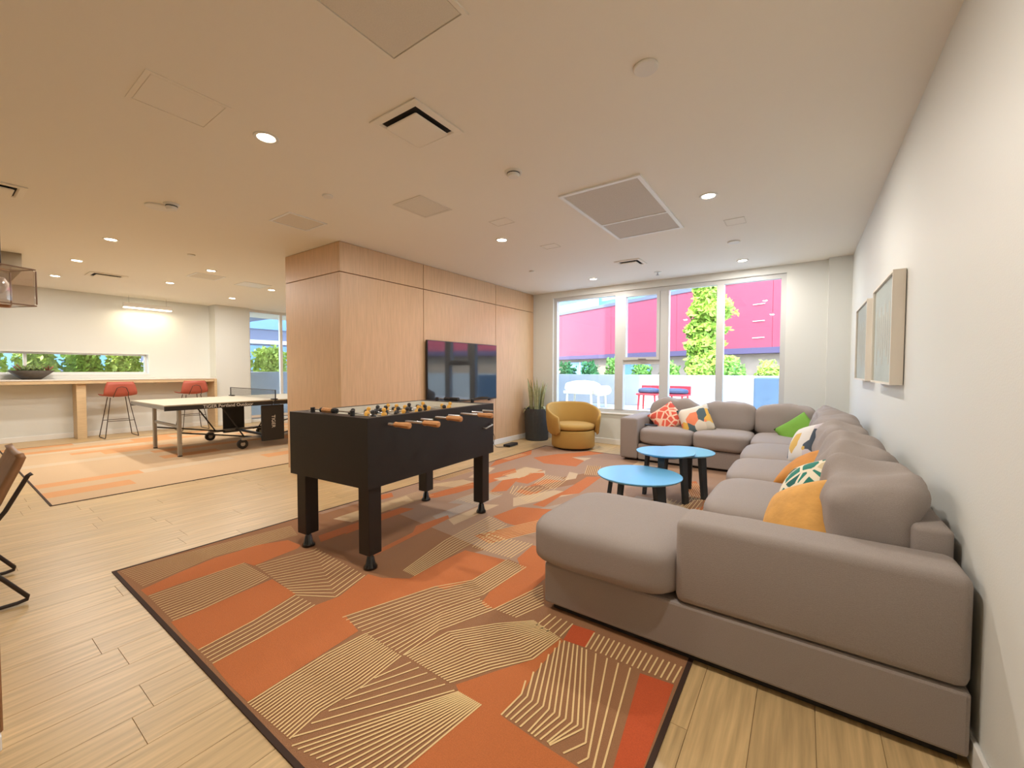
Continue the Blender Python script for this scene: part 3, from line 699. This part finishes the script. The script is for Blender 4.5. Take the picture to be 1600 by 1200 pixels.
# ------------------------------------------------------------------ bar counter, stools, bowl
CT = empty('bar_counter', 'long white topped bar counter with oak apron under the slot window', 'counter', (XB, 0, 0))
obj('worktop', rbox(.016, .42, -1.6, 3.58, 1.02, 1.045, .003, 1), 'counter_white', CT)
obj('apron', rbox(.03, .41, -1.6, 3.55, .965, 1.0195, .003, 1), 'oak_light', CT)
obj('support_panel', rbox(.016, .34, 1.52, 1.64, 0, .9645, .003, 1), 'oak_light', CT)
obj('support_panel', rbox(.016, .34, -1.2, -1.08, 0, .9645, .003, 1), 'oak_light', CT)
obj('end_panel', rbox(.016, .42, 3.552, 3.60, 0, 1.0195, .003, 1), 'oak_light', CT)
obj('cable_tray', rbox(.10, .3, 2.62, 2.78, .94, .9645, .004, 1), 'plastic_white', CT)
def stool(label, loc):
    e_ = empty('bar_stool', label, 'stool', loc, 0, 'red bar stools at the counter')
    # moulded shell: seat curving into a low back (the back faces +x, the room)
    bm = B(); nu, nv = 10, 12; V = []
    for i in range(nu+1):
        t_ = i/nu; row_ = []
        for j in range(nv+1):
            s_ = j/nv*2-1
            if t_ < .55:
                q = t_/.55; xx = -.21+.40*q; zz = .735-.015*math.sin(q*pi)+.03*s_*s_
                wd = .225
            else:
                q = (t_-.55)/.45; xx = .19+.05*math.sin(q*1.4)-.06*s_*s_*q; zz = .735+.03*s_*s_*(1-q)+.26*q; wd = .225-.05*q*q
            row_.append(bm.verts.new((xx, s_*wd, zz)))
        V.append(row_)
    for i in range(nu):
        for j in range(nv): bm.faces.new((V[i][j], V[i][j+1], V[i+1][j+1], V[i+1][j]))
    sh = obj('seat_shell', bm, 'stool_red', e_, True)
    md = sh.modifiers.new('thickness', 'SOLIDIFY'); md.thickness = .012
    obj('back_rail', tube(B(), [(.19, -.10, .72), (.256, -.09, .80), (.268, -.06, .89), (.27, 0, .91), (.268, .06, .89), (.256, .09, .80), (.19, .10, .72)], .006, 6), 'wire', e_, True)
    for sy_ in (-1, 1):
        obj('sled_leg', tube(B(), [(.10, sy_*.12, .715), (.21, sy_*.22, .012), (.19, sy_*.225, .008), (-.19, sy_*.225, .008), (-.21, sy_*.22, .012), (-.10, sy_*.12, .715)], .007, 6), 'wire', e_)
    obj('footrest', tube(B(), [(.165, -.18, .30), (.165, .18, .30)], .006, 6), 'wire', e_)
    obj('footrest', tube(B(), [(-.165, -.18, .30), (-.165, .18, .30)], .006, 6), 'wire', e_)
stool('coral red shell bar stool with wire legs nearest the oak support panel', (-10.12, 2.02, 0))
stool('coral red shell bar stool behind the table tennis table by the counter end', (-10.12, 3.12, 0))
BW = empty('planted_bowl', 'wide dark bowl of succulents on the bar counter', 'planter', (-10.40, 1.03, 1.0455))
obj('bowl', lathe(B(), [(.10, 0), (.11, .004), (.27, .15), (.262, .15), (.11, .02), (0, .015)], 32), 'bowl', BW, True)
obj('soil', lathe(B(), [(.235, .125), (.235, .13), (0, .142)], 20), 'soil', BW)
for i in range(9):
    a = i*2*pi/9+.3; r_ = .05+.14*(i % 3)/2; c = Vector((r_*math.cos(a), r_*math.sin(a), .13)); bm = B()
    for k in range(9):
        b_ = k*2*pi/9; d = Vector((math.cos(b_), math.sin(b_), 0)); L = .04+.05*((i*7+k) % 3)/2
        tube(bm, [c, c+d*L*.5+Vector((0, 0, L*.7)), c+d*L+Vector((0, 0, L*1.2))], [.009, .011, .002], 5)
    obj('succulent', bm, 'succulent_red' if i in (2, 5) else 'succulent', BW, True)
obj('succulent_stem', tube(B(), [(.0, -.08, .13), (.0, -.12, .2), (.0, -.16, .25)], [.012, .012, .008], 6), 'succulent_red', BW, True)
LB = empty('linear_lamp', 'white linear lamp bar hung from the ceiling above the counter', 'lamp', (-10.38, 2.54, 0))
obj('lamp_housing', rbox(-.05, .05, -.36, .36, 2.385, 2.46, .006, 2), 'plastic_white', LB)
obj('diffuser', rbox(-.045, .045, -.355, .355, 2.37, 2.3848, .004, 1), 'bar_glow', LB)
for s in (-1, 1): obj('suspension_wire', tube(B(), [(0, s*.28, 2.46), (0, s*.28, H)], .0025, 6), 'alu', LB)
ld = bpy.data.lights.new('bar_light', 'AREA'); ld.shape = 'RECTANGLE'; ld.size = .08; ld.size_y = .7; ld.energy = 2.5; ld.color = (1, .80, .50)
lo = bpy.data.objects.new('bar_light', ld); COL.objects.link(lo); lo.parent = LB; lo.location = (0, 0, 2.365)

# ------------------------------------------------------------------ ceiling fittings
def ring_disc(r0, r1, z0, z1, n=32):
    bm = B(); R_ = []
    for r_, z_ in ((r0, z1), (r0, z0+.002), (r0+.004, z0), (r1, z0), (r1+.002, z1)):
        R_.append([bm.verts.new((r_*math.cos(2*pi*k/n), r_*math.sin(2*pi*k/n), z_)) for k in range(n)])
    for i in range(4):
        for k in range(n): bm.faces.new((R_[i][k], R_[i][(k+1) % n], R_[i+1][(k+1) % n], R_[i+1][k]))
    return bm
DL = [((-2.645, 1.213), 'round downlight above the foosball table, nearest the viewer'), ((-.642, 3.61), 'round downlight to the right of the large framed ceiling panel'),
      ((-2.647, 3.573), 'round downlight between the television wall and the large framed ceiling panel'), ((-.653, 5.95), 'round downlight near the right end of the large window'),
      ((-2.63, 5.875), 'round downlight near the left end of the large window'), ((-6.06, 1.19), 'leftmost near downlight over the walkway'),
      ((-7.59, 1.166), 'downlight over the walkway beyond the leftmost near one'), ((-6.81, 2.36), 'downlight above the near end of the table tennis table'),
      ((-8.31, 2.31), 'downlight above the far side of the table tennis table'), ((-9.09, 3.49), 'downlight closest to the white pier'),
      ((-9.1, 1.167), 'farthest small downlight at the left near the counter'), ((-7.58, 3.52), 'downlight beside the wood wall edge over the table tennis net'),
      ((-.65, 1.20), 'round downlight directly above the sofa chaise')]
trim0 = None
for (x, y), lab in DL:
    e_ = empty('downlight', lab, 'downlight', (x, y, H), 0, 'recessed ceiling downlights')
    if trim0 is None:
        trim0 = obj('trim_ring', ring_disc(.048, .066, -.006, -.0005), 'plastic_white', e_)
        lens0 = obj('lens', lathe(B(), [(.047, -.0035), (.047, -.001)], 24), 'lamp_glow', e_)
    else:
        for src in (trim0, lens0):
            c = src.copy(); COL.objects.link(c); c.parent = e_
    l = bpy.data.lights.new('downlight_lamp', 'AREA'); l.shape = 'DISK'; l.size = .09; l.energy = DOWNLIGHT_W; l.color = (1, .935, .86); l.spread = pi
    lo = bpy.data.objects.new('downlight_lamp', l); COL.objects.link(lo); lo.parent = e_; lo.location = (0, 0, -.009)
def quadpx(pts):
    P = [at(*p, 'z', H) for p in pts]; xs_ = [p.x for p in P]; ys_ = [p.y for p in P]
    return min(xs_), max(xs_), min(ys_), max(ys_)
def flush_panel(label, rect, m='panel_grey', fr='ceil_paint', drop=.006, bar=None, fw=.02, gap=True, cat='access panel'):
    x0, x1, y0, y1 = rect; e_ = empty('ceiling_panel', label, cat, ((x0+x1)/2, (y0+y1)/2, H)); a, b_ = (x1-x0)/2, (y1-y0)/2
    bm = B(); box(bm, -a, a, -b_, -b_+fw, -drop, 0); box(bm, -a, a, b_-fw, b_, -drop, 0); box(bm, -a, -a+fw, -b_+fw, b_-fw, -drop, 0); box(bm, a-fw, a, -b_+fw, b_-fw, -drop, 0)
    if bar is not None: box(bm, -a+fw, a-fw, bar-.012, bar+.012, -drop, 0)
    obj('frame', bm, fr, e_)
    gp = .004 if gap else 0
    if bar is None: obj('panel', box(B(), -a+fw+gp, a-fw-gp, -b_+fw+gp, b_-fw-gp, -drop*.7, 0), m, e_)
    else:
        obj('panel', box(B(), -a+fw, a-fw, -b_+fw, bar-.012, -drop*.6, 0), m, e_); obj('panel', box(B(), -a+fw, a-fw, bar+.012, b_-fw, -drop*.6, 0), m, e_)
    return e_
flush_panel('large square access panel overhead at the top of the view', (-1.53, -1.09, .80, 1.255), 'panel_grey', 'ceil_paint', .008)
flush_panel('faint rectangular ceiling panel left of the nearest downlight', (-2.845, -2.50, .626, .977), 'ceil_paint', 'ceil_paint', .003)
flush_panel('large white framed ceiling panel with two speckled fields', quadpx([(1001,272),(1068,354),(965,372),(872,306)]), 'panel_felt', 'trim_white', .012, bar=.16, fw=.03, cat='ceiling panel')
flush_panel('plain square ceiling panel between the wood wall and the smoke detector', quadpx([(660,306),(705,328),(664,340),(615,319)]), 'panel_grey', 'panel_grey', .004)
flush_panel('square ceiling panel with a bright edge by the wood wall corner', quadpx([(452,332),(507,348),(482,360),(420,344)]), 'panel_grey', 'trim_white', .006)
flush_panel('thin outlined ceiling panel left of the framed panel', (-2.43, -2.23, 3.07, 3.22), 'ceil_paint', 'panel_grey', .003, fw=.006)
flush_panel('thin outlined ceiling panel beyond the middle downlight', (-2.43, -2.24, 3.99, 4.14), 'ceil_paint', 'panel_grey', .003, fw=.006)
flush_panel('thin outlined ceiling panel right of the framed panel', (-.63, -.46, 4.27, 4.46), 'ceil_paint', 'panel_grey', .003, fw=.006)
flush_panel('flat ceiling panel above the table tennis table', (-7.5, -7.1, 2.28, 2.65), 'panel_grey', 'trim_white', .005)
flush_panel('flat white ceiling panel near the pier', (-7.6, -7.2, 2.95, 3.35), 'trim_white', 'trim_white', .005)
def diffuser(label, c, s):
    e_ = empty('air_diffuser', label, 'air vent', (*c, H))
    bm = B(); ra = [(-s, -.001), (-s, -.008), (-s*.80, -.012), (-s*.74, -.004)]
    for q0, q1 in zip(ra[:-1], ra[1:]):
        a, z0 = -q0[0], q0[1]; b_, z1 = -q1[0], q1[1]
        A = [bm.verts.new((sx*a, sy_*a, z0)) for sx, sy_ in ((-1,-1),(1,-1),(1,1),(-1,1))]; Bv = [bm.verts.new((sx*b_, sy_*b_, z1)) for sx, sy_ in ((-1,-1),(1,-1),(1,1),(-1,1))]
        for i in range(4): bm.faces.new((A[i], A[(i+1) % 4], Bv[(i+1) % 4], Bv[i]))
    obj('frame', bm, 'ceil_paint', e_)
    obj('recess', box(B(), -s*.74, s*.74, -s*.74, s*.74, -.003, 0), 'dark_gap', e_)
    obj('plate', rbox(-s*.66, s*.66, -s*.66, s*.66, -.03, -.018, .008, 2), 'ceil_paint', e_)
    for sx, sy_ in ((-1,-1),(1,-1),(1,1),(-1,1)): obj('clip', box(B(), sx*s*.5-.006, sx*s*.5+.006, sy_*s*.5-.006, sy_*s*.5+.006, -.02, -.003), 'dark_gap', e_)
diffuser('square plate air diffuser above the foosball table', (-1.825, 1.655), .185)
diffuser('small square air diffuser in front of the large window', (-1.84, 5.26), .16)
diffuser('square air diffuser over the left walkway', (-8.45, 1.60), .2)
diffuser('air diffuser at the left edge of the view', (-5.05, .32), .18)
def detector(label, c, r, hgt, base=None):
    e_ = empty('smoke_detector', label, 'smoke detector', (*c, H))
    obj('base', lathe(B(), [(r, 0), (r, -.008), (r*.96, -.012)], 28), 'plastic_white', e_)
    obj('sensor_head', lathe(B(), [(r*.72, -.012), (r*.74, -hgt*.6), (r*.6, -hgt), (0, -hgt)], 28), 'plastic_white', e_)
    obj('vent_slot', lathe(B(), [(r*.755, -hgt*.35), (r*.755, -hgt*.5)], 28), 'dark_gap', e_)
detector('round smoke detector beyond the plate diffuser', (-1.683, 2.406), .06, .035)
detector('domed smoke detector at the left, paired with a flat cap', (-4.35, 1.234), .055, .05)
def cap(label, c, r, name='sprinkler_cover', cat='sprinkler cover', h=.012):
    return tag(obj(name, lathe(B(), [(r, 0), (r, -h*.6), (r*.9, -h), (0, -h)], 28), 'plastic_white', None, False, (*c, H-.0005)), label, cat)
cap('wide flat round cap beside the domed smoke detector', (-4.51, 1.187), .09)
cap('round unlit cover plate overhead right of centre', (-.616, 1.93), .055)
cap('small round cap between the two square ceiling panels', (-3.12, 1.887), .04)
cap('small round cap above the television wall', (-3.13, 4.935), .035)
cap('small round cap over the left walkway', (-6.06, 1.90), .04)
cap('white round cap beyond the right downlight', (-.636, 5.04), .06)
e_ = empty('fire_sprinkler', 'white sprinkler head in front of the large window', 'sprinkler', (-1.70, 5.97, H))
obj('escutcheon', lathe(B(), [(.05, 0), (.045, -.008), (.02, -.012)], 24), 'plastic_white', e_)
obj('deflector', lathe(B(), [(.008, -.012), (.008, -.04), (.022, -.042), (.022, -.045)], 16), 'alu', e_)
tag(obj('ceiling_bulkhead', box(B(), -8.9, -7.7, .2, .72, 2.40, H), 'grille'), 'grey boxed bulkhead under the ceiling at the far left', 'bulkhead')

# ------------------------------------------------------------------ pendant, chair and bench at the left edge
c = at(2, 446, 'y', .42)
PD = empty('pendant_lamp', 'smoked glass box pendant lamp at the left edge of the view', 'pendant lamp', (c.x, c.y, 0), .45)
zc = c.z; hh = .17
bm = rbox(-.15, .15, -.15, .15, zc-hh, zc+hh, .03, 3)
obj('glass_box', bm, 'pendant_glass', PD, True)
bm = B()
for sx in (-1, 1):
    for sy_ in (-1, 1): tube(bm, [(sx*.147, sy_*.147, zc-hh+.02), (sx*.147, sy_*.147, zc+hh-.02)], .006, 6)
for zz in (zc-hh+.006, zc+hh-.006): tube(bm, [(-.145, -.145, zz), (.145, -.145, zz), (.145, .145, zz), (-.145, .145, zz), (-.145, -.145, zz)], .006, 6)
obj('edge_frame', bm, 'smoked', PD)
obj('bottom_fitting', lathe(B(), [(.05, zc-hh-.02), (.055, zc-hh)], 20), 'leather', PD)
obj('bulb', lathe(B(), [(.0, zc-.07), (.04, zc-.03), (.045, zc+.02), (.02, zc+.07), (.0, zc+.075)], 16), 'plastic_white', PD, True)
obj('cord', tube(B(), [(0, 0, zc+hh), (0, 0, H)], .004, 6), 'tube_dark', PD)
CH = empty('sled_chair', 'brown leather lounge chair with dark sled frame at the left edge', 'chair', (-3.56, 0, 0))
bm = B(); V = []
prof = [(-.36, .425), (-.30, .412), (-.15, .40), (.02, .395), (.12, .41), (.165, .45), (.20, .53), (.235, .62), (.268, .70), (.285, .745), (.278, .765)]
for yy, zz in prof:
    V.append([bm.verts.new((-.25+.50*j/6, yy, zz+.012*((j/3-1)**2))) for j in range(7)])
for i in range(len(prof)-1):
    for j in range(6): bm.faces.new((V[i][j], V[i][j+1], V[i+1][j+1], V[i+1][j]))
s_ = obj('leather_seat', bm, 'leather', CH, True); md = s_.modifiers.new('thickness', 'SOLIDIFY'); md.thickness = .03; md.offset = 0
for x in (-.275, .275):
    obj('sled_frame', tube(B(), [(x, .315, .675), (x, .30, .665), (x, .222, .50), (x, .16, .405), (x, .05, .375), (x, -.33, .39), (x, -.36, .36), (x, -.38, .05), (x, -.36, .014), (x, .25, .014), (x, .282, .020), (x, .285, .035), (x, .21, .15), (x, .05, .37)], .010, 8), 'tube_dark', CH, True)
obj('frame_crossbar', tube(B(), [(-.275, .12, .29), (.275, .12, .29)], .008, 8), 'tube_dark', CH)
BN = empty('low_bench', 'edge of a low wooden bench at the bottom left corner', 'bench', (-2.12, .10, 0))
obj('bench_panel', rbox(-.5, .035, -.5, .02, .05, .36, .004, 1), 'leather', BN)
obj('white_foot', rbox(-.45, .055, -.45, .015, 0, .05, .004, 1), 'trim_white', BN)

# ------------------------------------------------------------------ outdoors: patio, planting, buildings
ZP = .28
struct(obj('patio_floor', box(B(), -14, 8, YW+.2, 11.1, -.2, ZP), 'patio'), 'pale paved patio outside the large window', 'patio')
struct(obj('ground', box(B(), -60, 60, -20, 90, -.5, -.2), 'concrete'), 'ground beyond the patio', 'ground')
tag(obj('patio_wall', rbox(-14, 8, 11.0, 11.25, ZP, 1.10, .01, 1), 'concrete'), 'low pale concrete wall along the far side of the patio', 'wall')
tag(obj('shaded_pier', rbox(at(1178, 592, 'y', 10.2).x, at(1178, 592, 'y', 10.2).x+1.3, 10.2, 10.95, ZP, 1.06, .02, 2), 'block'), 'concrete pier before the patio wall, its shade painted blue grey', 'wall pier')
def foliage(bm, c, rad, n, size, rnd, flat=1.):
    for i in range(n):
        while True:
            p = Vector((rnd.uniform(-1, 1), rnd.uniform(-1, 1), rnd.uniform(-1, 1)))
            if .25 < p.length < 1: break
        lump = .8+.35*noise.noise(p*2.2+Vector(c))
        q = Vector(c)+Vector((p.x*rad[0], p.y*rad[1], p.z*rad[2]))*lump
        a = Vector((rnd.gauss(0, 1), rnd.gauss(0, 1), rnd.gauss(0, 1))).normalized(); b_ = a.orthogonal().normalized(); s_ = size*rnd.uniform(.6, 1.3)
        bm.faces.new([bm.verts.new(q+v_) for v_ in (-a*s_, b_*s_*.55, a*s_, -b_*s_*.55)])
rf = random.Random(11)
k = 0
for i in range(10):
    x = -6.9+i*.78; hgt = rf.uniform(.3, .5)
    far_right = i >= 8
    sh = empty('hedge_shrub', f'leafy shrub behind the patio wall, {["first","second","third","fourth","fifth","sixth","seventh","eighth","ninth","tenth","eleventh","twelfth","thirteenth","fourteenth","fifteenth"][i]} from the left', 'shrub', (x, 11.75, .2), 0, 'shrubs behind the patio wall')
    bm = B(); foliage(bm, (0, 0, .62), (.40, .42, hgt+.42), 1700, .055, rf)
    o = obj('foliage', bm, 'leaf_yellow' if far_right or i == 6 else ('leaf_shaded' if i < 3 else 'leaf_green'), sh); o['kind'] = 'stuff'  # shade of the left shrubs and sun of the right put into leaf colour
    obj('stem', tube(B(), [(0, 0, -.4), (0, 0, .6)], .03, 6), 'bark', sh)
tx = at(1103, 560, 'y', 13.2)
TR = empty('columnar_tree', 'tall narrow leafy tree beyond the patio wall', 'tree', (tx.x, 13.2, -.2))
bm = B()
for j in range(9):
    zc_ = 1.0+j*.55; foliage(bm, (.12*math.sin(j*1.9), .1*math.cos(j*2.3), zc_), (.72-.03*j+.12*math.sin(j*2.1), .6, .48), 1500, .09, rf)
o = obj('foliage', bm, 'leaf_yellow', TR); o['kind'] = 'stuff'
obj('trunk', tube(B(), [(0, 0, 0), (.05, 0, 1.5), (0, .05, 3), (.05, 0, 5)], [.12, .1, .08, .04], 8), 'bark', TR)
# furniture on the patio
c = at(905, 622, 'y', 9.6)
CV = empty('covered_bench', 'cream covered patio bench before the patio wall', 'patio bench', (c.x, 9.9, ZP))
obj('cover', cushion(.42, .3, .13, 4, 8, .3, .03, 5), 'cream', CV, True, (-.05, 0, .50))
obj('cover_skirt', rbox(-.46, .34, -.3, .3, .33, .41, .02, 2), 'cream', CV)
obj('bolster', tube(B(), [(.50, -.28, .42), (.50, .28, .42)], .13, 16), 'cream', CV, True)
for sx in (-.4, .30, .5):
    for sy_ in (-.22, .22): obj('leg', tube(B(), [(sx, sy_, 0), (sx*.95, sy_, .36)], .03, 8), 'cream', CV)
for lab, u in (('red patio chair with dark blue cushion, left of the window mullion', 1010), ('red patio chair with dark blue cushion, right of the window mullion', 1054)):
    c = at(u, 618, 'y', 9.7)
    e_ = empty('patio_chair', lab, 'patio chair', (c.x, 9.9, ZP), rf.uniform(-.3, .3), 'red patio chairs')
    for sx in (-.2, .2):
        for sy_ in (-.2, .2): obj('leg', tube(B(), [(sx, sy_, 0), (sx*.9, sy_*.9, .36)], .02, 8), 'patio_red', e_)
    obj('seat', rbox(-.24, .24, -.24, .24, .36, .40, .01, 1), 'patio_red', e_)
    obj('backrest', rbox(-.24, .24, .20, .24, .40, .58, .01, 1), 'patio_red', e_)
    obj('cushion', cushion(.22, .2, .06, 4, 6, .2, .01, 3), 'patio_blue', e_, True, (0, 0, .46))
# street facade: red panelled upper storey over a pale shop front, running obliquely
ang = math.radians(-24); P0 = at(1135, 545, 'z', 2.62); P0 = C0+(P0-C0)*(27/(P0-C0).length)
RB = empty('red_building', 'long building with deep red panelled upper storey across the street', 'building', (P0.x, P0.y, 0), ang)
zb_ = P0.z; zt_ = zb_+3.65
seg = [-30, -22, -15.5, -9.3, -3.4, 2.5, 8.5, 14.5, 20]
for a, b_ in zip(seg[:-1], seg[1:]): obj('facade_panel', box(B(), a+.01, b_-.01, 0, .3, zb_, zt_), 'red_panel', RB)
obj('panel_backing', box(B(), -30, 20, .3, 8, zb_, zt_), 'red_panel', RB)
obj('fascia', box(B(), -30, 20, -.05, 8, zb_-.32, zb_-.002), 'red_trim', RB)
obj('coping', box(B(), -30, 20, -.06, 8.1, zt_+.002, zt_+.25), 'grey_building', RB)
obj('shop_wall', box(B(), -30, 20, .4, 8, -.2, zb_-.33), 'store_wall', RB)
for i in range(12): obj('wall_light', box(B(), 1.5+(i % 4)*1.6, 2.1+(i % 4)*1.6, -.06, -.002, zb_+.5+(i//4)*.9+.2*(i % 2), zb_+.54+(i//4)*.9+.2*(i % 2)), 'trim_white', RB)
for i in range(7):
    a = -27+i*6.2; wn = obj('shop_window', box(B(), a, a+2.6, .34, .399, .3, 1.9), 'blue_glass', RB)
    obj('window_frame', box(B(), a+1.26, a+1.34, .30, .339, .3, 1.9), 'trim_white', wn)
BB = empty('blue_building', 'blue glass building with lime green band behind the red facade', 'building', (-13.7, 44.7, 0), math.radians(-24))
obj('glass_wall', box(B(), -8, 26, 0, 8, 0, 16), 'bluewall', BB)
obj('teal_wing', box(B(), -30, -8.02, -1, 8, 0, 16), 'tealwall', BB)
obj('lime_band', box(B(), -30, -8.0, -1.3, -1.001, 8.2, 9.3), 'lime', BB)
obj('white_band', box(B(), -30, -8.0, -1.3, -1.001, 9.31, 9.7), 'trim_white', BB)
obj('corner_trim', box(B(), -8.0, -7.6, -1.3, -.001, 0, 16), 'trim_white', BB)
for i in range(10): obj('window_band', box(B(), -7+i*3.2, -4.4+i*3.2, -.05, -.001, 9.5+(i % 3)*1.1, 10+(i % 3)*1.1), 'blue_glass', BB)
# unseen tower slab, added and sized to shade the patio's left and the facade
struct(obj('shade_tower', box(box(B(), -20, -5.5, 4.5, YW+.2, H+.3, 40), -20, -19.4, 4.5, YW+.2, -.2, H+.3), 'grey_building'), 'unseen tower slab added to shade the patio and the red facade', 'building')
# outside the slot window and the left glazing
for i in range(5):
    y = .62+i*.64
    sh = empty('garden_bush', f'bright green bush outside the slot window, {["first","second","third","fourth","fifth","sixth","seventh"][i]} from the left', 'bush', (-12.2, y, 0), 0, 'bushes outside the slot window')
    bm = B(); foliage(bm, (0, 0, 1.15), (.5, .36, .95), 1900, .065, rf)
    o = obj('foliage', bm, 'leaf_yellow' if i % 3 == 2 else 'leaf_lime', sh); o['kind'] = 'stuff'
    obj('stem', tube(B(), [(0, 0, -.2), (0, 0, 1.0)], .04, 6), 'bark', sh)
tag(obj('garden_wall', rbox(-13.2, -13.0, 3.4, 14, -.2, 1.15, .01, 1), 'concrete'), 'white garden wall outside the left glazing', 'wall')
for i in range(3):
    sh = empty('garden_bush', f'yellow green bush above the garden wall outside the tall glazing, {["leftmost","middle one","rightmost"][i]} of three', 'bush', (-13.7, 5.3+i*1.0, 0), 0, 'bushes above the garden wall')
    bm = B(); foliage(bm, (0, 0, 1.45), (.55, .52, .6), 2000, .075, rf)
    o = obj('foliage', bm, 'leaf_lime', sh); o['kind'] = 'stuff'
    obj('stem', tube(B(), [(0, 0, -.2), (0, 0, 1.3)], .04, 6), 'bark', sh)
GB = empty('grey_building', 'grey office building with white window bands outside the left glazing', 'building', (-24, 14, 0))
obj('building_wall', box(B(), -6, 0, -14, 14, -.2, 12), 'grey_building', GB)
for i in range(5): obj('window_band', box(B(), .001, .08, -14, 14, 1.2+i*2.2, 2.5+i*2.2), 'blue_glass', GB)
for i in range(5): obj('white_band', box(B(), .001, .14, -14, 14, 2.6+i*2.2, 2.8+i*2.2), 'trim_white', GB)
for i in range(10): obj('window_post', box(B(), .081, .15, -13.5+i*2.9, -13.3+i*2.9, 1.2, 11.3), 'trim_white', GB)
